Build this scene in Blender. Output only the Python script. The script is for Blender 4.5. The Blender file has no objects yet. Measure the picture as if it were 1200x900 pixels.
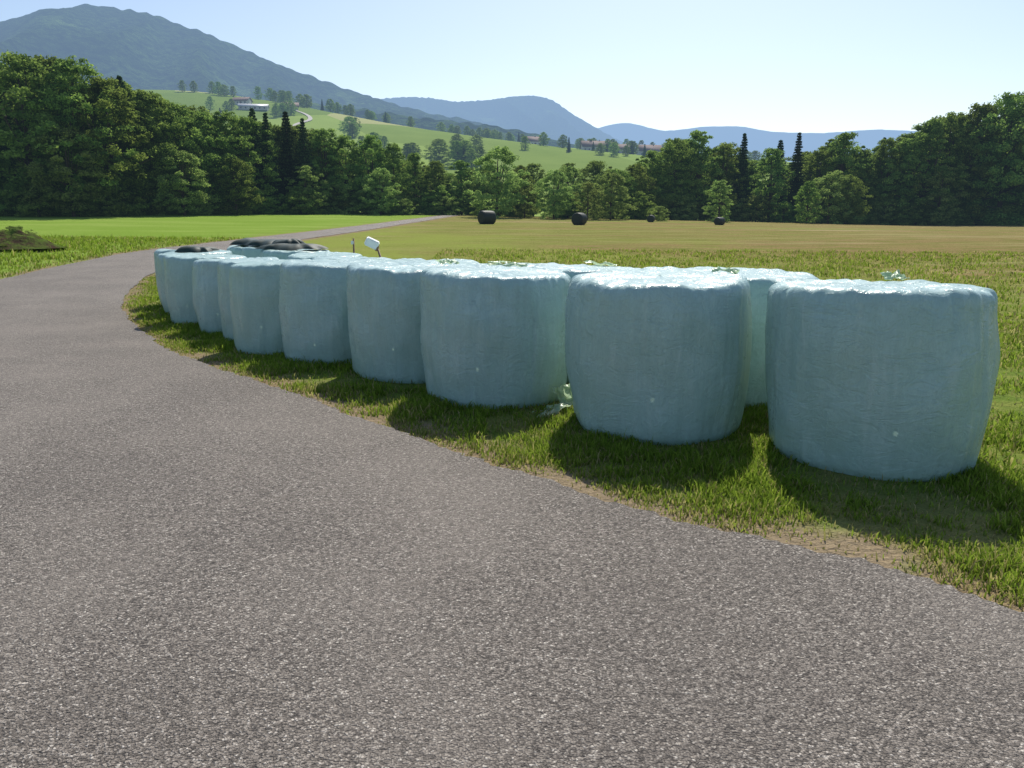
import bpy, math, random, bmesh
import numpy as np
from mathutils import noise, Vector
rng=np.random.default_rng(7); random.seed(7)
sc=bpy.context.scene
sc.view_settings.view_transform='Standard'; sc.view_settings.look='None'; sc.view_settings.exposure=0
COL=sc.collection
SUN_EL=math.radians(50); SUN_AZ=math.radians(12)   # azimuth to the right of +Y

# ---------------------------------------------------------------- helpers
def sstep(a,b,x):
    t=np.clip((x-a)/(b-a),0,1); return t*t*(3-2*t)
HX=[-3000,-900,-400,-160,0,200,400,700,3000]
HZ=[160,150,125,103,86,60,45,38,30]
def H(x,y):
    x=np.asarray(x,float); y=np.asarray(y,float)
    dip=-.22*sstep(6.5,13,y)
    far=np.clip(1.42-.0235*x,.2,2.8)
    s=np.clip((y-18)/82,0,1)
    z=dip+s*(far+.22)
    hz=np.interp(x,HX,HZ)
    t=np.clip((y-200)/700,0,1); t=t*t*(3-2*t)*.5+t*.5
    back=1-.75*sstep(950,1600,y)
    z=z+hz*t*back*(1+.10*np.sin(x/90+y/170)*np.sin(y/130+1.3)*sstep(250,500,y))
    z=z+.012*np.sin(x*1.3+.5*y)*np.sin(y*.9)
    # grassy bank left of the road
    z=z+.35*np.exp(-((x+22)/4.5)**2-((y-31)/5.0)**2)
    return z
def mesh_np(name,verts,quads,mat=None,smooth=False,cols=None,tris=None,parent=None,link=True):
    me=bpy.data.meshes.new(name)
    verts=np.asarray(verts,np.float32)
    nq=0 if quads is None else len(quads); nt=0 if tris is None else len(tris)
    me.vertices.add(len(verts)); me.vertices.foreach_set('co',verts.ravel())
    loops=[]
    if nq: loops.append(np.asarray(quads,np.int32).ravel())
    if nt: loops.append(np.asarray(tris,np.int32).ravel())
    loops=np.concatenate(loops)
    tot=np.concatenate([np.full(nq,4,np.int32),np.full(nt,3,np.int32)])
    st=np.concatenate([[0],np.cumsum(tot)[:-1]]).astype(np.int32)
    me.loops.add(len(loops)); me.loops.foreach_set('vertex_index',loops)
    me.polygons.add(nq+nt); me.polygons.foreach_set('loop_start',st)
    if smooth: me.polygons.foreach_set('use_smooth',np.ones(nq+nt,bool))
    if cols is not None:
        a=me.attributes.new('Col','FLOAT_COLOR','POINT')
        c=np.ones((len(verts),4),np.float32); c[:,:3]=cols
        a.data.foreach_set('color',c.ravel())
    me.update(calc_edges=True); me.validate()
    if mat: me.materials.append(mat)
    if not link: return me
    ob=bpy.data.objects.new(name,me); COL.objects.link(ob)
    if parent: ob.parent=parent
    return ob
def grid_quads(nu,nv,wrap=False):
    i=np.arange(nv-1)[:,None]; j=np.arange(nu if wrap else nu-1)[None,:]
    j2=(j+1)%nu
    return np.stack([(i*nu+j),(i*nu+j2),((i+1)*nu+j2),((i+1)*nu+j)],-1).reshape(-1,4)

class NT:
    def __init__(s,name,dim='3D'):
        s.dim=dim
        s.m=bpy.data.materials.new(name); s.m.use_nodes=True; s.t=s.m.node_tree; s.t.nodes.clear()
        s.out=s.t.nodes.new('ShaderNodeOutputMaterial')
    def n(s,typ,**k):
        nd=s.t.nodes.new(typ)
        for a,b in k.items(): setattr(nd,a,b)
        return nd
    def l(s,a,b): s.t.links.new(a,b)
    def math(s,op,a,b=None,clamp=False):
        nd=s.n('ShaderNodeMath',operation=op); nd.use_clamp=clamp
        for i,v in enumerate([a,b]):
            if v is None: continue
            if isinstance(v,(int,float)): nd.inputs[i].default_value=v
            else: s.l(v,nd.inputs[i])
        return nd.outputs[0]
    def mix(s,f,a,b,blend='MIX'):
        nd=s.n('ShaderNodeMix',data_type='RGBA',blend_type=blend)
        for i,v in ((0,f),(6,a),(7,b)):
            if isinstance(v,(int,float)): nd.inputs[i].default_value=v
            elif isinstance(v,tuple): nd.inputs[i].default_value=(*v,1)
            else: s.l(v,nd.inputs[i])
        return nd.outputs[2]
    def ramp(s,f,pts,interp='LINEAR'):
        nd=s.n('ShaderNodeValToRGB'); cr=nd.color_ramp; cr.interpolation=interp
        while len(cr.elements)<len(pts): cr.elements.new(.5)
        for e,(p,c) in zip(cr.elements,pts):
            e.position=p; e.color=(c,c,c,1) if isinstance(c,(int,float)) else (*c,1)
        s.l(f,nd.inputs[0]); return nd.outputs[0]
    def noise(s,vec,scale,detail=4,rough=.55,dist=0):
        nd=s.n('ShaderNodeTexNoise',noise_dimensions=s.dim); nd.inputs['Scale'].default_value=scale
        nd.inputs['Detail'].default_value=detail; nd.inputs['Roughness'].default_value=rough
        nd.inputs['Distortion'].default_value=dist
        if vec is not None: s.l(vec,nd.inputs['Vector'])
        return nd.outputs['Fac']
    def pos(s): return s.n('ShaderNodeNewGeometry').outputs['Position']
    def mapping(s,vec,scale=(1,1,1),rot=(0,0,0),loc=(0,0,0)):
        nd=s.n('ShaderNodeMapping'); nd.inputs['Scale'].default_value=scale
        nd.inputs['Rotation'].default_value=rot; nd.inputs['Location'].default_value=loc
        s.l(vec,nd.inputs['Vector']); return nd.outputs[0]
    def bump(s,h,strength=.5,dist=.01,normal=None):
        nd=s.n('ShaderNodeBump'); nd.inputs['Strength'].default_value=strength; nd.inputs['Distance'].default_value=dist
        s.l(h,nd.inputs['Height'])
        if normal is not None: s.l(normal,nd.inputs['Normal'])
        return nd.outputs[0]
    def pbsdf(s,col,rough=.8,normal=None,spec=.3):
        nd=s.n('ShaderNodeBsdfPrincipled')
        if isinstance(col,tuple): nd.inputs['Base Color'].default_value=(*col,1)
        else: s.l(col,nd.inputs['Base Color'])
        if isinstance(rough,(int,float)): nd.inputs['Roughness'].default_value=rough
        else: s.l(rough,nd.inputs['Roughness'])
        nd.inputs['Specular IOR Level'].default_value=spec
        if normal is not None: s.l(normal,nd.inputs['Normal'])
        return nd
    def diffuse(s,col,normal=None):
        nd=s.n('ShaderNodeBsdfDiffuse')
        if isinstance(col,tuple): nd.inputs['Color'].default_value=(*col,1)
        else: s.l(col,nd.inputs['Color'])
        if normal is not None: s.l(normal,nd.inputs['Normal'])
        return nd
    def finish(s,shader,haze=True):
        if haze:   # valley haze painted in: blue emission mixed over surfaces, growing with distance from origin
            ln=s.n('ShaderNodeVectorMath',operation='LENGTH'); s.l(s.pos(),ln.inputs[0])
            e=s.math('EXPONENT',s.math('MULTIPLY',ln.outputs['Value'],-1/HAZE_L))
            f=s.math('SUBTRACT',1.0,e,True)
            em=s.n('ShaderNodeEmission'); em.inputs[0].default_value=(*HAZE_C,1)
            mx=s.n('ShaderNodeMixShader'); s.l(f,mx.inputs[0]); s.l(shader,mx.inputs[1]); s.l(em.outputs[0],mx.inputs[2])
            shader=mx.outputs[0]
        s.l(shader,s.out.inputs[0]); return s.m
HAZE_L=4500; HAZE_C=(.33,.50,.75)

# ---------------------------------------------------------------- road outline
R=np.array([(24,-9),(10,-2.2),(5,1.0),(3.2,2.17),(2.14,2.88),(1.63,3.36),(.69,4.02),(0,4.68),(-.66,5.39),(-1.77,6.6),(-2.75,7.68),(-4.56,10.0),(-6.94,13.84),(-8.55,16.9),(-10.0,20.8),(-10.9,24),(-11.6,29),(-11.6,34),(-11.2,40),(-10.2,50),(-9,65),(-7.8,82),(-6.5,100),(-5,112)],float)
L=np.array([(18,-16),(6,-9),(1,-5.5),(-.8,-4),(-2,-2.8),(-2.6,-2),(-3.4,-1),(-4.2,0),(-5,1),(-6.3,2.6),(-7.3,4),(-9,7),(-11.3,11.5),(-12.8,15.5),(-13.9,20.5),(-14.7,25),(-15.1,30),(-15,35),(-14.2,42),(-12.7,52),(-11.2,67),(-9.6,84),(-8,101),(-6.5,113)],float)
def catmull(P,n):
    out=[]
    Q=np.vstack([2*P[0]-P[1],P,2*P[-1]-P[-2]])
    for i in range(1,len(Q)-2):
        for t in np.linspace(0,1,n,endpoint=False):
            a,b,c,d=Q[i-1],Q[i],Q[i+1],Q[i+2]
            out.append(.5*((2*b)+(-a+c)*t+(2*a-5*b+4*c-d)*t*t+(-a+3*b-3*c+d)*t**3))
    out.append(P[-1]); return np.array(out)
Rs=catmull(R,40); Ls=catmull(L,40)
def jitter(P,seed,amp):
    o=P.copy(); ln=0
    for i in range(1,len(P)-1):
        ln+=np.linalg.norm(P[i]-P[i-1])
        d=P[i+1]-P[i-1]; d/=np.linalg.norm(d)+1e-9; nrm=np.array([-d[1],d[0]])
        a=noise.noise(Vector((ln*.9,seed,0)))*amp*.5+noise.noise(Vector((ln*5,seed,3)))*amp*.4+noise.noise(Vector((ln*17,seed,3)))*amp*.45
        o[i]+=nrm*a
    return o
Rs=jitter(Rs,1.7,.10); Ls=jitter(Ls,8.2,.10)
def pip(px,py,poly):
    ins=np.zeros(len(px),bool); n=len(poly); j=n-1
    for i in range(n):
        xi,yi=poly[i]; xj,yj=poly[j]
        c=((yi>py)!=(yj>py))
        if c.any():
            xx=(xj-xi)*(py-yi)/((yj-yi)+1e-12)+xi
            ins^=(c&(px<xx))
        j=i
    return ins
road_poly=np.vstack([Rs[::4],Ls[::-1][::4]])
def dist_line(px,py,P):
    d=np.full(len(px),1e9)
    for a,b in zip(P[:-1],P[1:]):
        ab=b-a; l2=ab@ab+1e-9
        t=np.clip(((px-a[0])*ab[0]+(py-a[1])*ab[1])/l2,0,1)
        d=np.minimum(d,np.hypot(px-a[0]-t*ab[0],py-a[1]-t*ab[1]))
    return d

# ---------------------------------------------------------------- ground
N=173;k=8;s=5.6
tt=np.linspace(-1,1,2*N+1)
gx=s*np.sinh(k*tt)-1; gy=s*np.sinh(k*tt)+7; gy=gy[gy>-70]
X,Y=np.meshgrid(gx,gy)
fx,fy=X.ravel(),Y.ravel()
Z=H(fx,fy)
near=(np.abs(fx)<60)&(fy<130)
ed=np.full(len(fx),50.0)
ed[near]=np.minimum(dist_line(fx[near],fy[near],Rs[::8]),dist_line(fx[near],fy[near],Ls[::8]))
cols=np.zeros((len(fx),3)); cols[:,0]=np.exp(-ed/.28); cols[:,1]=np.exp(-ed/1.2)
yb=np.minimum(107,113+.75*fx); cols[:,2]=(sstep(0,4,fy-yb))*(1-sstep(150,185,fy))   # woodland floor: leaf litter, coloured darker for the shade under the trees

def ground_mat():
    m=NT('meadow_ground','2D'); P=m.pos()
    sx=m.n('ShaderNodeSeparateXYZ'); m.l(P,sx.inputs[0]); x,y=sx.outputs[0],sx.outputs[1]
    att=m.n('ShaderNodeAttribute',attribute_name='Col'); sa=m.n('ShaderNodeSeparateColor'); m.l(att.outputs['Color'],sa.inputs[0])
    fine=m.noise(P,38,3,.7); med=m.noise(P,3.2,4,.65); big=m.noise(P,.16,3,.55); tuft=m.noise(m.mapping(P,(1,1.8,1)),7,4,.75)
    green=m.mix(fine,(.065,.11,.018),(.18,.25,.05))
    green=m.mix(m.ramp(med,[(.35,0.),(.7,.6)]),green,(.25,.27,.07))
    # mown stubble field on the right: swaths of cut straw and brown stubble between re-greening stripes
    W=m.mapping(P,(1,1,1),(0,0,math.radians(-12)))
    band=m.noise(m.mapping(W,(.022,.20,1)),1.0,5,.65,.35)
    band2=m.noise(m.mapping(W,(.035,.45,1),(0,0,0),(5,9,0)),1.0,4,.7,.3)
    patch=m.noise(m.mapping(P,(.35,1.0,1)),1.0,5,.75)
    sg=m.mix(m.ramp(tuft,[(.35,0.),(.65,1.)]),(.14,.165,.035),(.30,.29,.095))
    brown=m.mix(m.ramp(tuft,[(.3,0.),(.7,1.)]),(.165,.105,.048),(.36,.26,.13))
    bx=m.math('ADD',band,m.math('MULTIPLY',m.math('SUBTRACT',x,18.0),.0030))   # browner toward the right-hand side
    stub=m.mix(m.ramp(bx,[(.38,0.),(.58,.85)]),sg,brown)
    stub=m.mix(m.ramp(patch,[(.40,.75),(.54,0.)]),stub,(.15,.17,.04))
    stub=m.mix(m.ramp(band2,[(.54,0.),(.68,.55)]),stub,(.40,.34,.18))
    q=m.math('ADD',m.math('MULTIPLY',x,.034),m.math('MULTIPLY',y,.018))
    q=m.math('ADD',q,m.math('MULTIPLY',m.math('SUBTRACT',big,.5),1.4))
    q=m.math('ADD',q,m.math('MULTIPLY',m.math('SUBTRACT',med,.5),.9))
    fstub=m.ramp(q,[(.32,.0),(.95,1.)])
    lush=m.mix(tuft,(.13,.215,.026),(.24,.35,.06))
    lush=m.mix(m.ramp(m.noise(m.mapping(P,(.2,.6,1),(0,0,.4)),.5,3),[(.4,0.),(.7,.5)]),lush,(.29,.37,.09))
    fg=m.mix(tuft,(.16,.21,.035),(.31,.34,.09))
    right=m.mix(m.ramp(m.math('MULTIPLY',y,.02),[(.2,0.),(.6,1.)]),green,fg)
    right=m.mix(fstub,right,stub)
    left=m.math('SUBTRACT',m.math('ADD',m.math('MULTIPLY',y,.08),-15.0),x)
    c=m.mix(m.ramp(m.math('MULTIPLY',left,.8),[(0.,0.),(1.,1.)]),right,lush)
    # farmland parcels on the far slope
    vor=m.n('ShaderNodeTexVoronoi',voronoi_dimensions='2D'); vor.inputs['Scale'].default_value=1
    m.l(m.mapping(P,(.0085,.0042,0),(0,0,.5)),vor.inputs['Vector'])
    sv=m.n('ShaderNodeSeparateColor'); m.l(vor.outputs['Color'],sv.inputs[0])
    parc=m.ramp(sv.outputs[0],[(0.,(.17,.24,.05)),(.3,(.26,.35,.08)),(.55,(.14,.21,.045)),(.75,(.42,.40,.19)),(.85,(.22,.31,.07))],'CONSTANT')
    parc=m.mix(.35,parc,m.mix(m.noise(P,.03,4),(.12,.18,.035),(.28,.35,.09)))
    c=m.mix(m.ramp(m.math('MULTIPLY',y,1/400),[(.42,0.),(.5,1.)]),c,parc)
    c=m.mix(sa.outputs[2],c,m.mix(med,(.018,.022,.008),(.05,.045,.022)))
    # dry trodden soil along the road edge
    e=m.math('MULTIPLY',sa.outputs[0],m.math('ADD',med,.36),True)
    c=m.mix(m.ramp(e,[(.12,0.),(.45,.95)]),c,m.mix(fine,(.16,.115,.075),(.38,.30,.20)))
    dry=m.math('MULTIPLY',m.ramp(m.noise(P,1.1,3),[(.48,0.),(.62,.75)]),sa.outputs[1])
    c=m.mix(dry,c,m.mix(fine,(.17,.115,.06),(.34,.27,.15)))
    b=m.bump(tuft,.9,.06)
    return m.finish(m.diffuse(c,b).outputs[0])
ground=mesh_np('ground',np.stack([fx,fy,Z],1),grid_quads(len(gx),len(gy)),ground_mat(),True,cols)

def asphalt():
    m=NT('worn_asphalt','2D'); P=m.pos()
    v=m.n('ShaderNodeTexVoronoi',voronoi_dimensions='2D'); v.inputs['Scale'].default_value=118; v.inputs['Randomness'].default_value=1
    warp=m.n('ShaderNodeVectorMath',operation='ADD'); m.l(P,warp.inputs[0])
    nz=m.n('ShaderNodeTexNoise',noise_dimensions='2D'); nz.inputs['Scale'].default_value=60; nz.inputs['Detail'].default_value=1; m.l(P,nz.inputs['Vector'])
    ws=m.n('ShaderNodeVectorMath',operation='SCALE'); ws.inputs['Scale'].default_value=.010; m.l(nz.outputs['Color'],ws.inputs[0]); m.l(ws.outputs[0],warp.inputs[1])
    m.l(warp.outputs[0],v.inputs['Vector'])
    sv=m.n('ShaderNodeSeparateColor'); m.l(v.outputs['Color'],sv.inputs[0])
    stone=m.ramp(sv.outputs[0],[(0.,(.080,.069,.059)),(.35,(.168,.146,.124)),(.7,(.250,.219,.187)),(.92,(.345,.306,.262)),(1.,(.60,.55,.48))])
    crev=m.ramp(v.outputs['Distance'],[(.34,0.),(.80,1.)])
    c=m.mix(m.math('MULTIPLY',crev,.6),stone,(.055,.049,.044))
    n45=m.noise(P,36,4,.75)
    c=m.mix(m.ramp(n45,[(.34,.8),(.46,0.)]),c,(.042,.037,.033))
    c=m.mix(m.ramp(n45,[(.58,0.),(.72,.3)]),c,(.33,.295,.25))
    big=m.noise(P,.6,5,.65)
    c=m.mix(m.ramp(big,[(.42,0.),(.66,.28)]),c,(.29,.255,.218))
    c=m.mix(m.ramp(big,[(.32,.2),(.46,0.)]),c,(.12,.105,.092))
    h=m.math('SUBTRACT',m.math('MULTIPLY',n45,1.6),m.math('MULTIPLY',crev,.7))
    b=m.bump(h,.9,.007)
    return m.finish(m.pbsdf(c,.8,b,.25).outputs[0])
nc=14
pv=[]
for a,b in zip(Rs,Ls):
    for t in np.linspace(0,1,nc):
        p=a*(1-t)+b*t; pv.append((p[0],p[1],0))
pv=np.array(pv); pv[:,2]=H(pv[:,0],pv[:,1])+.018+.03*np.tile(np.sin(np.linspace(0,np.pi,nc)),len(Rs))
road=mesh_np('road',pv,grid_quads(nc,len(Rs)),asphalt(),True)

# ---------------------------------------------------------------- silage bales
def film_mat(name='bale_wrap_film',t=(.445,.600,.585)):
    m=NT(name); tc=m.n('ShaderNodeTexCoord'); O=tc.outputs['Object']
    oi=m.n('ShaderNodeObjectInfo')
    add=m.n('ShaderNodeVectorMath',operation='ADD'); m.l(O,add.inputs[0])
    cmb=m.n('ShaderNodeCombineXYZ'); m.l(m.math('MULTIPLY',oi.outputs['Random'],40),cmb.inputs[0]); m.l(cmb.outputs[0],add.inputs[1])
    V=add.outputs[0]
    streak=m.noise(m.mapping(V,(26,26,1.3)),1,3,.6)
    weave=m.noise(m.mapping(V,(95,95,34)),1,2,.6)
    cloud=m.noise(V,3.2,4,.65)
    wr=m.noise(m.mapping(V,(5,5,9),(.5,.3,0)),1,3,.65,1.8)
    fold=m.noise(m.mapping(V,(13,13,1.5),(.18,-.14,0)),1,2,.5,.6)
    c=m.mix(m.ramp(streak,[(.3,0.),(.7,1.)]),tuple(q*.93 for q in t),tuple(q*1.06 for q in t))
    c=m.mix(m.ramp(cloud,[(.35,0.),(.70,.6)]),c,(t[0]*.78,t[1]*.88,t[2]*.87))
    c=m.mix(m.math('MULTIPLY',oi.outputs['Random'],.45),c,(.43,.61,.53))
    c=m.mix(m.ramp(weave,[(.38,.16),(.62,0.)]),c,(.22,.32,.32))
    c=m.mix(m.ramp(fold,[(.60,0.),(.70,.30)]),c,(.60,.72,.69))
    # thin bright wrinkle lines where the stretched film puckers
    pk=m.math('ABSOLUTE',m.math('SUBTRACT',wr,.5)); pk=m.ramp(pk,[(0.,1.),(.035,0.)])
    h=m.math('ADD',m.math('MULTIPLY',streak,.30),m.math('MULTIPLY',weave,.06))
    h=m.math('ADD',h,m.math('MULTIPLY',wr,.75)); h=m.math('ADD',h,m.math('MULTIPLY',fold,.55))
    h=m.math('ADD',h,m.math('MULTIPLY',pk,.10))
    b=m.bump(h,.62,.020)
    p=m.pbsdf(c,m.math('ADD',m.math('MULTIPLY',cloud,.24),.17),b,.55)
    tr=m.n('ShaderNodeBsdfTranslucent'); m.l(m.mix(.5,c,(.55,.8,.55)),tr.inputs[0])
    mx=m.n('ShaderNodeMixShader'); mx.inputs[0].default_value=.12
    m.l(p.outputs[0],mx.inputs[1]); m.l(tr.outputs[0],mx.inputs[2])
    return m.finish(mx.outputs[0],False)
FILM=film_mat()
def flap_mat():
    m=NT('loose_film'); P=m.pos()
    c=m.mix(m.noise(P,12,3),(.45,.60,.42),(.62,.74,.48))
    p=m.pbsdf(c,.3,None,.5)
    tr=m.n('ShaderNodeBsdfTranslucent'); m.l(c,tr.inputs[0])
    mx=m.n('ShaderNodeMixShader'); mx.inputs[0].default_value=.45
    m.l(p.outputs[0],mx.inputs[1]); m.l(tr.outputs[0],mx.inputs[2])
    return m.finish(mx.outputs[0],False)
FLAP=flap_mat()
def bale(x,y,Rr,hh,seed,res=160):
    prof=[(.0,.02),(.5,.0),(.85,.0),(.915,.02),(.952,.07),(.975,.15),(.995,.25),(1.01,.36),(1.018,.48),(1.02,.6),(1.017,.7),(1.003,.80),(.99,.88),(.98,.93),(.965,.962),(.94,.983),(.90,.995),(.82,1.0),(.70,1.0),(.5,.998),(.35,.996),(.2,.998),(.1,1.0),(.02,1.001)]
    P=catmull(np.array(prof),3)
    nv=len(P); vs=np.zeros((nv*res,3))
    rs=random.Random(seed); ph=[rs.uniform(0,6.28) for _ in range(8)]
    creases=[(rs.uniform(0,6.28),rs.uniform(.012,.03),rs.uniform(-.5,.5)) for _ in range(12)]
    lean=(rs.uniform(-.022,.022),rs.uniform(-.022,.022)); skew=rs.uniform(0,6.28)
    for i,(pr,pz) in enumerate(P):
        side=min(1,max(0,(pr-.8)/.15))
        top=float(sstep(.70,1.0,np.float64(pz)))
        corner=math.exp(-((pz-.96)/.07)**2)+.7*math.exp(-((pz-.04)/.07)**2)
        for j in range(res):
            a=j/res*2*math.pi
            ca,sa=math.cos(a),math.sin(a)
            q=Vector((ca*1.3+seed*3.1,sa*1.3,pz*1.4))
            d=.038*noise.noise(q)+.020*noise.noise(q*2.7)+.007*noise.noise(Vector((ca*9+seed,sa*9,pz*1.5)))*side
            d+=.012*math.cos(2*a+ph[0])
            d+=corner*side*.022*noise.noise(Vector((ca*11,sa*11,seed)))
            for (ca0,w,sl) in creases:
                da=((a-ca0-sl*pz*.3+math.pi)%(2*math.pi))-math.pi
                if abs(da)<.12: d-=.008*side*math.exp(-(da/w)**2)
            r=(pr*(1+d/.7))*Rr if pr>.3 else pr*Rr
            z=pz*hh
            z+=top*(.020*math.sin(a+skew)*pr+.022*noise.noise(Vector((ca*pr*2.5+seed,sa*pr*2.5,2)))+.014*noise.noise(Vector((ca*8,sa*8,pr*3+seed)))*min(1,pr*1.3))
            vs[i*res+j]=(r*ca+lean[0]*z,r*sa+lean[1]*z,z)
    ob=mesh_np('silage_bale',vs,grid_quads(res,nv,True),FILM,True)
    ob.location=(x,y,float(H(x,y))-.02); ob.rotation_euler[2]=rs.uniform(0,6)
    return ob
FR=[(2.45,5.10,.685,1.165),(1.14,5.86,.69,1.165),(-.15,6.88,.66,1.14),(-1.0,7.95,.665,1.135),(-2.02,9.0,.68,1.145),(-2.94,9.95,.665,1.15),(-3.55,11.15,.66,1.16),(-4.34,12.25,.66,1.16),(-5.22,13.35,.67,1.16),(-5.98,14.7,.67,1.16),(-6.65,16.05,.67,1.15)]
BK=[(2.10,6.95,.68,1.125),(.78,7.98,.67,1.13),(-.15,9.05,.67,1.135),(-1.1,10.15,.67,1.145),(-1.85,11.35,.66,1.15),(-2.55,12.55,.67,1.16),(-3.3,13.8,.67,1.16),(-4.15,15.0,.67,1.17),(-4.95,16.3,.67,1.17),(-5.7,17.5,.67,1.16)]
for i,(x,y,r,h) in enumerate(FR+BK):
    bale(x,y,r,h,i+1,220 if i<4 else 110)

def crumple(name,x,y,z,sx,sy,amp,mat,seed,tilt=(0,0,0),n=26,fold=4,dome=0):
    u=np.linspace(-.5,.5,n); vv=[]
    for b in u:
        for a in u:
            edge=1-.5*noise.noise(Vector((math.atan2(b,a)*1.6,seed,0)))
            p=Vector((a*fold+seed,b*fold*.5,seed))
            vv.append((a*sx*edge+amp*.4*noise.noise(p*1.7),b*sy*edge+amp*.4*noise.noise(p*1.7+Vector((5,0,0))),
              amp*(noise.noise(p)+.5*abs(noise.noise(p*2.2)))-dome*(max(abs(a),abs(b))*2)**5))
    ob=mesh_np(name,vv,grid_quads(n,n),mat,True)
    ob.location=(x,y,z); ob.rotation_euler=tilt
    return ob
def zt(i): 
    x,y,r,h=(FR+BK)[i]; return float(H(x,y))+h
# loose torn ends of wrap clinging to the top rims
for (i,dx,dy,sx,sy,am,ti,sd) in [(1,.54,.25,.20,.09,.04,(.5,.1,-.5),1),(0,.34,.55,.20,.10,.045,(.4,0,.4),3),
      (2,.12,.58,.34,.10,.035,(.2,0,.1),4),(3,.3,.5,.25,.12,.035,(.2,0,.6),5),(12,.2,.45,.3,.12,.03,(0,.1,0),6),(13,0,.4,.3,.14,.03,(0,0,1),9)]:
    x,y,r,h=(FR+BK)[i]
    crumple('loose_wrap_film',x+dx,y+dy,zt(i)-.01,sx,sy,am,FLAP,sd,tilt=ti)
crumple('loose_wrap_film',.36,6.20,.025,.52,.16,.07,FLAP,21,tilt=(.1,-.25,.55),n=34)
crumple('loose_wrap_film',.48,6.34,.11,.22,.20,.07,FLAP,22,tilt=(.9,-.2,.4))
# dark green covers folded flat on the far bales
mm=NT('dark_net'); P_=mm.pos()
NET=mm.finish(mm.pbsdf(mm.mix(mm.noise(P_,20,3),(.012,.028,.026),(.035,.06,.052)),.6,None,.3).outputs[0],False)
for (x,y,z,sx,sy,am,sd) in [(-4.2,15.0,zt(18)+.10,1.05,.8,.05,31),(-4.95,16.3,zt(19)+.13,1.0,.8,.05,32),(-4.35,15.2,zt(18)+.17,.6,.45,.04,36),(-5.7,17.4,zt(20)+.12,.9,.8,.05,33),(-6.0,14.9,zt(9)+.07,.6,.5,.03,35)]:
    crumple('folded_bale_cover',x,y,z,sx,sy,am,NET,sd,fold=2.2,dome=.11)

# ---------------------------------------------------------------- marker post
def simple(name,col,rough=.6,haze=False,var=.25,scale=8):
    m=NT(name); P=m.pos(); c=m.mix(m.noise(P,scale,3),tuple(q*(1-var) for q in col),tuple(min(1,q*(1+var)) for q in col))
    return m.finish(m.pbsdf(c,rough,None,.3).outputs[0],haze)
WOOD=simple('weathered_wood',(.26,.17,.10)); WHITE=simple('white_plastic',(.78,.80,.80),.4,False,.05)
def tube(p0,p1,r0,r1,n=10):
    p0,p1=np.array(p0,float),np.array(p1,float); d=p1-p0; d/=np.linalg.norm(d)
    a=np.cross(d,(0,0,1) if abs(d[2])<.9 else (1,0,0)); a/=np.linalg.norm(a); b=np.cross(d,a)
    v=[];
    for p,r in ((p0,r0),(p1,r1)):
        for i in range(n):
            t=2*math.pi*i/n; v.append(p+r*(a*math.cos(t)+b*math.sin(t)))
    v+= [p0,p1]
    q=[(i,(i+1)%n,n+(i+1)%n,n+i) for i in range(n)]
    t=[((i+1)%n,i,2*n) for i in range(n)]+[(n+i,n+(i+1)%n,2*n+1) for i in range(n)]
    return np.array(v),np.array(q),np.array(t)
def empty(name,loc=(0,0,0)):
    e=bpy.data.objects.new(name,None); e.location=loc; COL.objects.link(e); return e
mp=empty('marker_post',(-2.05,12.9,float(H(-2.05,12.9))))
v,q,t=tube((.22,0,-.1),(-.18,0,1.30),.022,.018); mesh_np('post',v,q,WOOD,False,None,t,mp)
def box(name,size,loc,rot,mat,parent=None,bev=.01):
    bm=bmesh.new(); bmesh.ops.create_cube(bm,size=1); bmesh.ops.scale(bm,vec=size,verts=bm.verts)
    if bev: bmesh.ops.bevel(bm,geom=list(bm.edges),offset=bev,segments=2,affect='EDGES')
    me=bpy.data.meshes.new(name); bm.to_mesh(me); bm.free(); me.materials.append(mat)
    o=bpy.data.objects.new(name,me); o.location=loc; o.rotation_euler=rot; COL.objects.link(o)
    if parent: o.parent=parent
    return o
box('head',(.22,.10,.14),(-.26,-.02,1.36),(.3,.45,.3),WHITE,mp,.015)
box('bracket',(.05,.05,.10),(-.18,0,1.28),(0,.3,0),WOOD,mp,.006)
fp=empty('fence_stake',(-3.1,15.2,float(H(-3.1,15.2))))
v,q,t=tube((0,0,-.1),(0.02,0,1.38),.02,.017); mesh_np('stake',v,q,WOOD,False,None,t,fp)
box('insulator',(.05,.05,.07),(0.0,-.03,1.3),(0,0,0),WHITE,fp,.01)

# dark bales out in the field, lying on their flank
DK=NT('dark_wrap'); p_=DK.pos()
DARK=DK.finish(DK.pbsdf(DK.mix(DK.noise(p_,3,3),(.014,.018,.014),(.035,.045,.03)),.6,None,.3).outputs[0])
def round_bale(x,y,r,w,rz,seed):
    prof=np.array([(.02,-.5),(.5,-.5),(.85,-.5),(.96,-.46),(1,-.36),(1.01,-.2),(1.02,0),(1.01,.2),(1,.36),(.96,.46),(.85,.5),(.5,.5),(.02,.5)])
    n=48; vs=[]
    for pr,pz in prof:
        for j in range(n):
            a=2*math.pi*j/n; rr=pr*r*(1+.04*noise.noise(Vector((math.cos(a)*2+seed,math.sin(a)*2,pz*2))))
            z=rr*math.sin(a); z=max(z,-r*.93)
            vs.append((pz*w,rr*math.cos(a),z+r*.93))
    o=mesh_np('dark_round_bale',vs,grid_quads(n,len(prof),True),DARK,True); o.location=(x,y,float(H(x,y))-.02); o.rotation_euler[2]=rz
for a in [(-2.2,69,.60,1.3,.6,1),(6.0,70,.56,1.1,1.0,2),(20.6,78,.40,.9,.7,3),(15.2,86,.40,.9,1.2,4)]: round_bale(*a)

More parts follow.
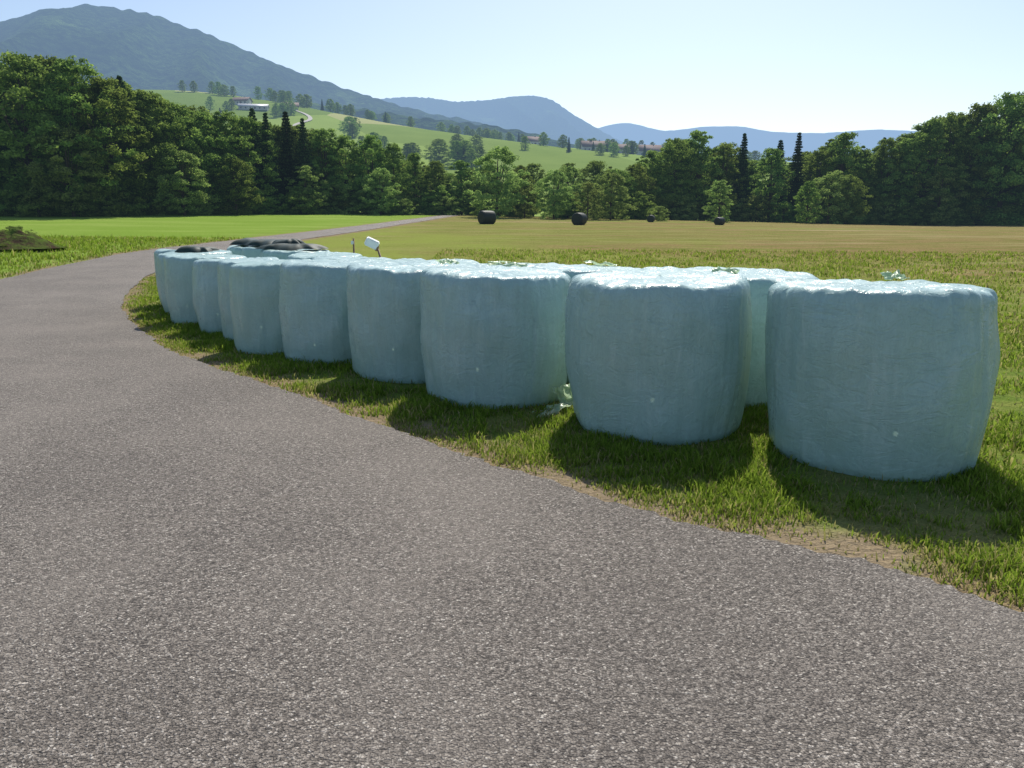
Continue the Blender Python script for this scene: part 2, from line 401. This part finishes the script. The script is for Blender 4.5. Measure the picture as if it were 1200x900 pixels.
# ---------------------------------------------------------------- grass blades
def blade_mat():
    m=NT('grass_blades'); a=m.n('ShaderNodeAttribute',attribute_name='Col')
    p=m.diffuse(a.outputs['Color'])
    tr=m.n('ShaderNodeBsdfTranslucent'); m.l(m.mix(.3,a.outputs['Color'],(.40,.54,.05)),tr.inputs[0])
    mx=m.n('ShaderNodeMixShader'); mx.inputs[0].default_value=.5
    m.l(p.outputs[0],mx.inputs[1]); m.l(tr.outputs[0],mx.inputs[2]); return m.finish(mx.outputs[0],False)
BL=blade_mat()
allb=np.array([(b[0],b[1],b[2]) for b in FR+BK])
def vnoise(x,y,sc,seed):
    return np.array([noise.noise(Vector((a*sc+seed,b*sc,seed*.7))) for a,b in zip(x,y)])
def scatter(name,x0,x1,y0,y1,dens,hmin,hmax,w,dryb,seed,band=None,line=None):
    n=int((x1-x0)*(y1-y0)*dens)
    x=rng.uniform(x0,x1,n); y=rng.uniform(y0,y1,n)
    keep=(np.abs(x/np.maximum(y,.1))<.85)
    x,y=x[keep],y[keep]
    ins=pip(x,y,road_poly)
    d=dist_line(x,y,Rs[::8] if line is None else line[::8]); d=np.where(ins,-d,d)
    keep=(d>band[0])&(d<band[1]); x,y,d=x[keep],y[keep],d[keep]
    keep=(d>0)|(rng.random(len(d))<.25); x,y,d=x[keep],y[keep],d[keep]
    for bx,by,br in allb:
        keep=np.hypot(x-bx,y-by)>br*.93; x,y,d=x[keep],y[keep],d[keep]
    pn=vnoise(x,y,1.6,seed)+.5*vnoise(x,y,6,seed+3)
    pe=np.clip(.30+d/.30,0.25,1)*np.clip(.70+1.6*pn,0.12,1)
    keep=rng.random(len(x))<pe; x,y,d,pn=x[keep],y[keep],d[keep],pn[keep]
    n=len(x); 
    h=rng.uniform(hmin,hmax,n)*(.75+.9*np.clip(pn+.3,0,1))*np.clip(.45+d/.6,0.4,1)
    tall=rng.random(n)<.03; h[tall]*=1.7
    z=H(x,y)-.004
    an=rng.uniform(0,2*np.pi,n); ln=rng.uniform(.1,.9,n)*h; la=rng.uniform(0,2*np.pi,n)
    ww=w*rng.uniform(.6,1.5,n)
    wx,wy=np.cos(an)*ww/2,np.sin(an)*ww/2
    bx,by=np.cos(la)*ln,np.sin(la)*ln
    v=np.zeros((n,5,3))
    v[:,0]=np.stack([x-wx,y-wy,z],1); v[:,1]=np.stack([x+wx,y+wy,z],1)
    v[:,2]=np.stack([x+wx*.8+bx*.35,y+wy*.8+by*.35,z+h*.6],1); v[:,3]=np.stack([x-wx*.8+bx*.35,y-wy*.8+by*.35,z+h*.6],1)
    v[:,4]=np.stack([x+bx,y+by,z+h*(1-.3*(ln/h))],1)
    base=np.arange(n)[:,None]*5
    q=base+np.array([[0,1,2,3]]); t=base+np.array([[3,2,4]])
    g1=np.array((.10,.175,.022)); g2=np.array((.28,.38,.055)); dr=np.array((.50,.39,.20))
    f=rng.random((n,1)); c=g1*(1-f)+g2*f
    pd=dryb+.5*np.clip(-pn*1.6,0,1)+.65*np.exp(-np.clip(d,0,9)/.2)
    isd=(rng.random(n)<pd)[:,None]; c=np.where(isd,dr*rng.uniform(.45,1.1,(n,1)),c)
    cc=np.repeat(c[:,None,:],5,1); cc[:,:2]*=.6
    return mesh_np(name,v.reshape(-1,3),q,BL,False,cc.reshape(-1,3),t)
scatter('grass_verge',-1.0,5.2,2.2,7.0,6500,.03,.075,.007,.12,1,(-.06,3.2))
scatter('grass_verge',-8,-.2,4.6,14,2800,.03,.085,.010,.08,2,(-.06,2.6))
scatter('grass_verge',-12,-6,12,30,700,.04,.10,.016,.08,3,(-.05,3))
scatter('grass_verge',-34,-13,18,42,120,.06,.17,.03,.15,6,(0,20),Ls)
scatter('field_grass',2.5,14,4.5,14,900,.03,.08,.013,.26,4,(1.2,50))
scatter('field_grass',-3,30,8,34,110,.05,.12,.028,.34,5,(2,90))

# ---------------------------------------------------------------- trees
def leaf_mat(name,dark,light,trans,tf=.45):
    m=NT(name); a=m.n('ShaderNodeAttribute',attribute_name='Col'); sa=m.n('ShaderNodeSeparateColor'); m.l(a.outputs['Color'],sa.inputs[0])
    oi=m.n('ShaderNodeObjectInfo')
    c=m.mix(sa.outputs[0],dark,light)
    hv=m.n('ShaderNodeHueSaturation'); m.l(c,hv.inputs['Color'])
    m.l(m.math('ADD',m.math('MULTIPLY',oi.outputs['Random'],.05),.462),hv.inputs['Hue'])
    m.l(m.math('ADD',m.math('MULTIPLY',oi.outputs['Random'],.8),.7),hv.inputs['Value'])
    c=hv.outputs[0]
    p=m.diffuse(c)
    tr=m.n('ShaderNodeBsdfTranslucent'); m.l(m.mix(.35,c,trans),tr.inputs[0])
    mx=m.n('ShaderNodeMixShader'); mx.inputs[0].default_value=tf
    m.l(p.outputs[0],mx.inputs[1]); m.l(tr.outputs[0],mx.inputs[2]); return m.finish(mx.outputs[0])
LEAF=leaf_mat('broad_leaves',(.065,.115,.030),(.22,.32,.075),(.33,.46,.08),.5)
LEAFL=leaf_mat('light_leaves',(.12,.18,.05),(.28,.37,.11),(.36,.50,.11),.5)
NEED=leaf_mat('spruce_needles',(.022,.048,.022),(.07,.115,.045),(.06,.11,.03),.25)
BARK=simple('bark',(.09,.07,.05),.9,True)
def quads_from(C,size,nrm_bias,rs):
    n=len(C); nn=rs.normal(size=(n,3))*.8+nrm_bias; nn/=np.linalg.norm(nn,axis=1,keepdims=True)
    a=np.cross(nn,rs.normal(size=(n,3))); a/=np.linalg.norm(a,axis=1,keepdims=True)+1e-9; b=np.cross(nn,a)
    sz=(size*rs.uniform(.6,1.3,n))[:,None]
    v=np.stack([C-a*sz,C-b*sz*.55,C+a*sz,C+b*sz*.55],1)
    return v.reshape(-1,3),np.arange(n*4).reshape(-1,4)
def broad(name,seed,h=12.,w=3.4,base=.03,nclump=260,leaves=95,leaf=.135,mat=None,fill=.42,amp=.55):
    # crown: clumps of leaves spread over a lumpy egg-shaped shell whose outline is broken by noise
    rs=np.random.default_rng(seed); V=[];Q=[];T=[]
    C=[];S=[];B=[]
    sd=Vector((seed*7.3,seed*1.1,0))
    ends=[]
    for i in range(nclump):
        t=rs.beta(1.15,1.05); t=base+(1-base)*t
        a=rs.uniform(0,2*math.pi)
        env=w*(math.sin(math.pi*min(1,(t+.13)/1.22)**.85))**.62
        if t>.9: env*=.75
        lump=1+amp*noise.noise(Vector((math.cos(a)*1.1,math.sin(a)*1.1,t*3.4))+sd)+.30*noise.noise(Vector((math.cos(a)*3,math.sin(a)*3,t*8))+sd)
        rr=env*lump*(rs.uniform(.72,1.12) if rs.random()>fill else rs.uniform(.25,.85))
        p=np.array([math.cos(a)*rr,math.sin(a)*rr,h*t*.97+rs.normal()*.15])
        d=np.array([math.cos(a),math.sin(a),(t-.45)*1.6]); d/=np.linalg.norm(d)
        cr=rs.uniform(.35,1.05)*w*.19
        shade=np.clip(rs.normal(.5,.3),0,1)
        m=int(leaves*rs.uniform(.5,1.5))
        q=rs.normal(size=(m,3)); q/=np.linalg.norm(q,axis=1,keepdims=True); q*=(rs.random((m,1))**.6)*cr*np.array([1.35,1.35,.7])
        q[:,2]-=.15*(q[:,0]**2+q[:,1]**2)/max(cr,.1)
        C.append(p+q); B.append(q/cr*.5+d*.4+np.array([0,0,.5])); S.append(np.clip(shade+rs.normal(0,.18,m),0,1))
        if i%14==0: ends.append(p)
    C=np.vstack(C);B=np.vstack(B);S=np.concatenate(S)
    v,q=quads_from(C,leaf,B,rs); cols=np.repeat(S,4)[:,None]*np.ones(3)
    nleaf=len(q)
    V.append(v);Q.append(q);cc=[cols];off=len(v)
    limbs=[((0,0,-.3),(0.1,0,h*.35),.022*h,.015*h),((.1,0,h*.35),(0,.1,h*.85),.015*h,.004*h)]
    for c in ends: limbs.append(((.05,0,min(c[2]*.75,h*rs.uniform(.2,.5))),tuple(c),.007*h,.002*h))
    for p0,p1,r0,r1 in limbs:
        a,b,t=tube(p0,p1,r0,r1,7); V.append(a);Q.append(b+off);T.append(t+off);cc.append(np.full((len(a),3),.5));off+=len(a)
    me=mesh_np(name,np.vstack(V),np.vstack(Q),mat,False,np.vstack(cc),np.vstack(T),link=False)
    me.materials.append(BARK)
    idx=np.zeros(len(me.polygons),np.int32); idx[nleaf:]=1; me.polygons.foreach_set('material_index',idx)
    me['h']=h; return me
def spruce(name,seed,h=13.,w=2.2):
    rs=np.random.default_rng(seed); C=[];S=[];B=[]
    nt=34
    for i in range(nt):
        t=i/nt; z=h*(.04+.95*t); rad=w*(1-t)**.85*rs.uniform(.8,1.15)+.10
        nb=int(9+6*(1-t)); a0=rs.uniform(0,6.28)
        for j in range(nb):
            a=a0+2*math.pi*j/nb+rs.normal(0,.14); L_=rad*rs.uniform(.6,1.15); m=int(12+24*L_/w)
            u=rs.random(m)**.7; dr=-.25*L_*u+.10*L_*u*u*2
            sp=rs.normal(0,.09+.10*(1-u))*L_*.6
            C.append(np.stack([math.cos(a)*L_*u-math.sin(a)*sp,math.sin(a)*L_*u+math.cos(a)*sp,z+dr+rs.normal(0,.06,m)],1))
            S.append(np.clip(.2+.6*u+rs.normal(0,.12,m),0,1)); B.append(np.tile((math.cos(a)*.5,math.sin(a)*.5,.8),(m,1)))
    C=np.vstack(C);B=np.vstack(B);S=np.concatenate(S)
    v,q=quads_from(C,.17,B,rs); nleaf=len(q)
    a,b,t=tube((0,0,-.3),(0,0,h*.97),.02*h,.003*h,7)
    V=np.vstack([v,a]); Q=np.vstack([q,b+len(v)]); cols=np.vstack([np.repeat(S,4)[:,None]*np.ones(3),np.full((len(a),3),.5)])
    me=mesh_np(name,V,Q,NEED,False,cols,t+len(v),link=False); me.materials.append(BARK)
    idx=np.zeros(len(me.polygons),np.int32); idx[nleaf:]=1; me.polygons.foreach_set('material_index',idx)
    me['h']=h; return me
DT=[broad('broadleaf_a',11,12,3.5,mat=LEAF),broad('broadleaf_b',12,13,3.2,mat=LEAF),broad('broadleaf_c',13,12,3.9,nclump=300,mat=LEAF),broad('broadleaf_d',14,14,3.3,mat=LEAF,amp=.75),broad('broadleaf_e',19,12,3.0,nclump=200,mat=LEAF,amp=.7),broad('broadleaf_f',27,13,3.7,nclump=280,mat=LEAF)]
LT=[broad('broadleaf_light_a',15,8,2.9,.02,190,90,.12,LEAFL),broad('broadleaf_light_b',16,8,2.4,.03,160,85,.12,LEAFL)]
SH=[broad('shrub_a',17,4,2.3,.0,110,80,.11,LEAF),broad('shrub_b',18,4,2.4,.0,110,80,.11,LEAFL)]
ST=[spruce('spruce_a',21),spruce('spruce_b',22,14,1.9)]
def place(me,name,x,y,h,ws=1.0,rz=None):
    o=bpy.data.objects.new(name,me); COL.objects.link(o); sc_=h/me['h']
    o.location=(x,y,float(H(x,y))-.05); o.scale=(sc_*ws,sc_*ws,sc_); o.rotation_euler[2]=random.uniform(0,6.28) if rz is None else rz
    return o
TL=[(-63,78,16,'D'),(-57,76,15,'D'),(-52.5,75,14.5,'D'),(-48.2,75,16.3,'S'),(-44,73,13.9,'D'),(-43.2,77,15,'D'),(-40,74,13.8,'D'),(-37.6,75,12,'D'),(-38,79,13.4,'S'),(-35.9,80,12.4,'D'),(-34.3,82,11.8,'D'),(-32.7,84,10.9,'D'),(-30.7,86,10.7,'D'),(-29.1,88,10.5,'D'),(-28.6,89,11.6,'S'),(-27.3,89.5,11.2,'S'),(-25.5,91,11.5,'S'),(-23.9,92,10.9,'S'),(-22.3,95,9.7,'D'),(-20,96,9.6,'D'),(-17,97,9,'D'),(-14.6,98,8.4,'D'),(-12.3,100,7.8,'D'),(-9.7,101,7.2,'D'),(-6.6,103,7,'D'),(-3.8,104,6.6,'D'),(-1.7,92,8.2,'L'),(1.1,100,6.3,'D'),(4.9,92,5.7,'L'),(8.6,90,4.3,'L'),(11.8,94,5.7,'L'),(14,102,6.4,'D'),(16.1,104,7.6,'D'),(19,108,9,'D'),(22.5,110,11.3,'D'),(26,112,12.8,'D'),(29.9,113,11.1,'D'),(33,114,12.6,'S'),(36.5,112,10.2,'D'),(40.4,113,12.8,'S'),(43.3,112,10.8,'D'),(46.4,112,13.5,'D'),(49.7,113,11.3,'D'),(52.8,112,13.1,'D'),(54.6,110,11.3,'D'),(57.3,110,14.8,'D'),(61,111,16.2,'D'),(64.6,111,17.2,'D'),(68,110,17.8,'D'),(71.5,109,18.6,'D'),(76,110,18,'D'),(81,112,17.5,'D'),(88,110,18,'D')]
for i,(x,y,h,t) in enumerate(TL):
    if t=='S': place(ST[i%2],'spruce_tree',x,y,h,1.15)
    elif t=='L': place(LT[i%2],'broadleaf_tree',x,y,h,1.1)
    else: place(DT[random.randrange(6)],'broadleaf_tree',x,y,h*random.uniform(.94,1.06),random.uniform(.9,1.12))
    if t!='L':
        for kx,ky,kh in ((random.uniform(-2,2),random.uniform(4,8),.92),):
            if random.random()<.08: place(ST[random.randrange(2)],'spruce_tree',x+kx,y+ky,h*kh*1.05,1.1)
            else: place(DT[random.randrange(6)],'broadleaf_tree',x+kx,y+ky,h*kh,1.25)
        if i%2: place(DT[random.randrange(6)],'broadleaf_tree',x+random.uniform(-1,1),y+12,h*.82,1.6)
    for _ in range(2 if t!='L' else 1):
        place(SH[0] if random.random()<.7 else SH[1],'shrub',x+random.uniform(-2.2,2.2),y+(random.uniform(-2.4,-.5) if t!='L' else 6),random.uniform(1.8,3.8),1.25)
for x,y,h,m in [(25.0,95,5.0,LT[1]),(37.5,100,5.4,DT[1]),(-8.6,98,2.4,SH[1]),(17.2,92,1.8,SH[1]),(-42,70,3.5,SH[0]),(-47,70,3.4,SH[0]),(-13,95,2.0,SH[1]),(41.8,104,7.0,LT[0]),(-32.4,78,6.5,LT[0]),(-39.5,71,8,LT[0]),(-23.5,90,5.5,LT[1]),(-15.5,93,5.5,LT[0]),(7,99,6.5,LT[0]),(1.5,94,4.5,LT[1]),(-29,83,6,DT[2]),(44,104,6.5,DT[2]),(-27,110,9.5,DT[0]),(3,112,7.5,DT[0]),(8,114,7.8,DT[1]),(12,114,8.2,DT[2]),(-3,112,7.2,DT[3]),(58,107,8,LT[1])]:
    place(m,'broadleaf_tree' if m['h']>4 else 'shrub',x,y,h,1.1)
# trees and hedgerows on the far slope
def clump(cx,cy,n,sx,sy,h0,h1):
    for _ in range(n):
        x,y=cx+random.gauss(0,sx),cy+random.gauss(0,sy)
        me=ST[random.randrange(2)] if random.random()<.12 else DT[random.randrange(6)]
        place(me,'distant_tree',x,y,random.uniform(h0,h1),1.35)
for c in [(-70,430,4,6,4,9,12),(-120,600,3,8,8,10,15),(-54,440,3,5,5,10,13),(-34,430,5,8,5,11,16),(-20,425,3,4,5,11,15),(-90,520,4,6,4,9,12),(15,560,8,60,5,7,11),(90,640,9,45,6,7,11),(140,700,12,40,20,8,12),(-180,700,8,40,8,8,12),(-250,830,22,60,15,10,14),(-60,840,24,90,10,9,13),(60,860,24,80,12,8,13),(-260,640,6,30,8,8,12),(200,640,14,60,30,8,12)]:
    clump(*c)

# ---------------------------------------------------------------- farm buildings
PL=simple('plaster',(.55,.52,.46),.8,True,.08,.5); TILE=simple('roof_tiles',(.17,.11,.085),.8,True,.25,1); MET=simple('sheet_roof',(.50,.50,.50),.5,True,.08,.5); GLS=simple('window_glass',(.04,.05,.06),.2,True)
def farmhouse(x,y,w,d,h,rh,rz,roof,name='farmhouse'):
    e=empty(name,(x,y,float(H(x,y))-.8)); e.rotation_euler[2]=rz
    V=[(-w/2,-d/2,0),(w/2,-d/2,0),(w/2,d/2,0),(-w/2,d/2,0),(-w/2,-d/2,h),(w/2,-d/2,h),(w/2,d/2,h),(-w/2,d/2,h),(-w/2,0,h+rh-.15),(w/2,0,h+rh-.15)]
    mesh_np('walls',V,[(0,1,5,4),(2,3,7,6)],PL,False,None,[(1,2,6),(1,6,5),(5,6,9),(3,0,4),(3,4,7),(7,4,8)],e)
    o=1.0; sl=rh/(d/2)
    V=[(-w/2-o,-d/2-o,h-o*sl),(w/2+o,-d/2-o,h-o*sl),(w/2+o,0,h+rh),(-w/2-o,0,h+rh),(-w/2-o,d/2+o,h-o*sl),(w/2+o,d/2+o,h-o*sl)]
    V+= [(a,b,c-.25) for a,b,c in V]
    mesh_np('roof',V,[(0,1,2,3),(3,2,5,4),(7,6,9,8),(8,9,10,11),(0,6,7,1),(4,5,11,10),(0,3,9,6),(3,4,10,9),(1,7,8,2),(2,8,11,5)],roof,False,parent=e)
    nx=int(w/3.5)
    for fl in range(max(1,int(h/3))):
        for i in range(nx):
            box('window',(1.2,.1,1.4),(-w/2+(i+.5)*w/nx,-d/2-.03,1.9+fl*2.9),(0,0,0),GLS,e,0)
    box('door',(1.3,.12,2.2),(w*.07,-d/2-.05,1.9),(0,0,0),TILE,e,0)
    box('chimney',(.9,.9,1.8),(w*.2,d*.1,h+rh),(0,0,0),PL,e,0)
farmhouse(72,700,22,10,5,4.5,.1,TILE); farmhouse(98,705,18,9,5,4,-.25,TILE); farmhouse(118,690,20,9,5.5,4.5,.2,TILE)
farmhouse(88,725,16,9,6,5,1.2,TILE); farmhouse(150,720,16,9,5,4,-.1,TILE)
farmhouse(-228,715,24,10,3.5,2.2,.15,MET,'barn'); farmhouse(-248,745,15,9,4,3,-.2,TILE); farmhouse(-204,745,14,8,4,3,.3,TILE)
farmhouse(160,800,18,10,6,5,.1,TILE); farmhouse(20,780,14,9,5,4,.3,TILE)
TRK=simple('gravel_track',(.42,.39,.34),.9,True,.1,.3)
tp=catmull(np.array([(-150,560),(-158,600),(-172,640),(-170,680),(-185,720),(-215,760)],float),10)
v=[]
for i,p in enumerate(tp):
    for dx in (-1.8,0,1.8): v.append((p[0]+dx,p[1],float(H(p[0]+dx,p[1]))+.5))
mesh_np('farm_track',v,grid_quads(3,len(tp)),TRK,True)

# ---------------------------------------------------------------- mountains
def mount_mat(name,c1,c2,sc_):
    m=NT(name); P=m.pos()
    n=m.noise(P,sc_,4,.75); n2=m.noise(P,sc_*.10,4,.6)
    c=m.mix(m.ramp(n,[(.40,0.),(.60,1.)]),c1,c2)
    c=m.mix(m.ramp(n2,[(.40,.5),(.55,0.)]),c,(.006,.016,.006))
    c=m.mix(m.ramp(n2,[(.62,0.),(.67,.7)]),c,(.12,.19,.04))
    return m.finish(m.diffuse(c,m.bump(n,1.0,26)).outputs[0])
MM=mount_mat('forested_slope',(.006,.018,.004),(.060,.105,.022),.040)
def mountain(name,pts,yc,yf,yb,seed,nx=260,ny=90,rough=.06):
    a=np.array([p[0] for p in pts]);b=np.array([p[1] for p in pts])
    xs=np.linspace(a[0],a[-1],nx); zs=np.interp(xs,a,b)
    zs=np.convolve(np.pad(zs,2,'edge'),np.ones(5)/5,'valid')
    V=[]
    ys=np.concatenate([np.linspace(yf,yc,int(ny*.75)),np.linspace(yc,yb,int(ny*.3))[1:]])
    for y in ys:
        if y<=yc: t=(y-yf)/(yc-yf); pr=t
        else: pr=1-((y-yc)/(yb-yc))**1.3
        for i,rx in enumerate(xs):
            x=rx*yc; q=Vector((x/520+seed,y/900,seed))
            g=noise.fractal(q,1.0,2.1,6)
            rdg=1-2.6*abs(noise.noise(Vector(((x+y*.25)/300+seed*2,y/1400,seed))))
            z=zs[i]*yc*(pr+(1-pr)*pr*.75*(rdg-.5))+g*zs[i]*yc*rough*(.25+2*(1-pr))*(1 if pr>.02 else 0)
            z+=9*noise.noise(Vector((x/26,y/26,seed)))
            V.append((x,y,z))
    return mesh_np(name,V,grid_quads(nx,len(ys)),MM,True)
mountain('mountain',[(-1.2,.15),(-.93,.19),(-.7,.205),(-.618,.219),(-.565,.238),(-.512,.248),(-.4515,.241),(-.392,.223),(-.342,.204),(-.281,.178),(-.2094,.154),(-.1576,.137),(-.105,.124),(-.042,.112),(.042,.085),(.12,.06),(.2,.02)],2800,1250,3800,3.3,360,120,.03)
mountain('mountain',[(-.3,.12),(-.16,.14),(-.13,.142),(-.10,.141),(-.07,.136),(-.03,.138),(0,.143),(.03,.144),(.05,.139),(.075,.122),(.10,.108),(.13,.092),(.2,.07),(.3,.03)],6500,4500,8000,7.1,220,50,.02)
mountain('mountain',[(-.1,.08),(.05,.10),(.10,.104),(.135,.112),(.155,.110),(.18,.103),(.20,.102),(.225,.106),(.26,.108),(.29,.107),(.32,.101),(.38,.099),(.45,.104),(.55,.10),(.7,.09),(.9,.07),(1.1,.05)],12500,10500,14500,12.1,220,40,.015)
mountain('wooded_hill',[(-.75,.12),(-.55,.15),(-.42,.150),(-.36,.146),(-.30,.139),(-.24,.134),(-.17,.126),(-.11,.120),(-.05,.113),(0,.105),(.06,.09),(.12,.07)],1700,1050,2100,5.5,260,60,.03)

# soil heap on the left bank
vs=[];n=60
for j in range(24):
    for i in range(n):
        a=2*math.pi*i/n; r=j/23; x=math.cos(a)*2.4*r; y=math.sin(a)*1.8*r
        z=.55*(1-r*r)**1.3*(1+.8*noise.noise(Vector((x*1.1,y*1.1,4))))+.30*noise.noise(Vector((x*3,y*3,1)))*(1-r)-.05
        vs.append((x,y,z))
SO=NT('dark_soil'); ps=SO.pos()
SOM=SO.finish(SO.diffuse(SO.mix(SO.ramp(SO.noise(ps,2.2,4,.7),[(.4,0.),(.6,1.)]),SO.mix(SO.noise(ps,14,4),(.03,.02,.014),(.11,.075,.05)),(.10,.15,.03)),SO.bump(SO.noise(ps,9,4,.7),1,.15)).outputs[0])
sh=mesh_np('soil_heap',vs,grid_quads(n,24,True),SOM,True); sh.location=(-20.0,30.5,float(H(-20.0,30.5)))
for x,y,h in [(-21.6,29.8,.8),(-22.5,31.5,1.1),(-19.0,29.2,.30),(-24,32,1.5),(-20.8,28.6,.35),(-20.2,31.8,.8),(-22.3,28.8,.6),(-23.5,30,.9)]:
    place(SH[random.randrange(2)],'weed_clump',x,y,h,1.3)

# ---------------------------------------------------------------- light, sky, camera
w=bpy.data.worlds.new('World'); sc.world=w; w.use_nodes=True; nt=w.node_tree; nt.nodes.clear()
sky=nt.nodes.new('ShaderNodeTexSky'); sky.sky_type='NISHITA'; sky.sun_disc=False; sky.sun_elevation=SUN_EL; sky.sun_rotation=SUN_AZ
sky.altitude=400; sky.air_density=1.0; sky.dust_density=1.7; sky.ozone_density=1.8
bg=nt.nodes.new('ShaderNodeBackground'); bg.inputs[1].default_value=.14; wo=nt.nodes.new('ShaderNodeOutputWorld')
nt.links.new(sky.outputs[0],bg.inputs[0]); nt.links.new(bg.outputs[0],wo.inputs[0])
sl=bpy.data.lights.new('sun','SUN'); sl.energy=5.0; sl.angle=math.radians(.53); sl.color=(1,.95,.86)
so=bpy.data.objects.new('sun',sl); COL.objects.link(so)
d=Vector((math.sin(SUN_AZ)*math.cos(SUN_EL),math.cos(SUN_AZ)*math.cos(SUN_EL),math.sin(SUN_EL)))
so.rotation_euler=d.to_track_quat('Z','Y').to_euler(); so.location=d*50
cam=bpy.data.cameras.new('camera'); cam.sensor_width=36; cam.lens=27.03; cam.clip_end=30000; cam.clip_start=.05
co=bpy.data.objects.new('camera',cam); COL.objects.link(co); co.location=(0,0,1.6); co.rotation_euler=(math.radians(90-12.4),0,0)
sc.camera=co
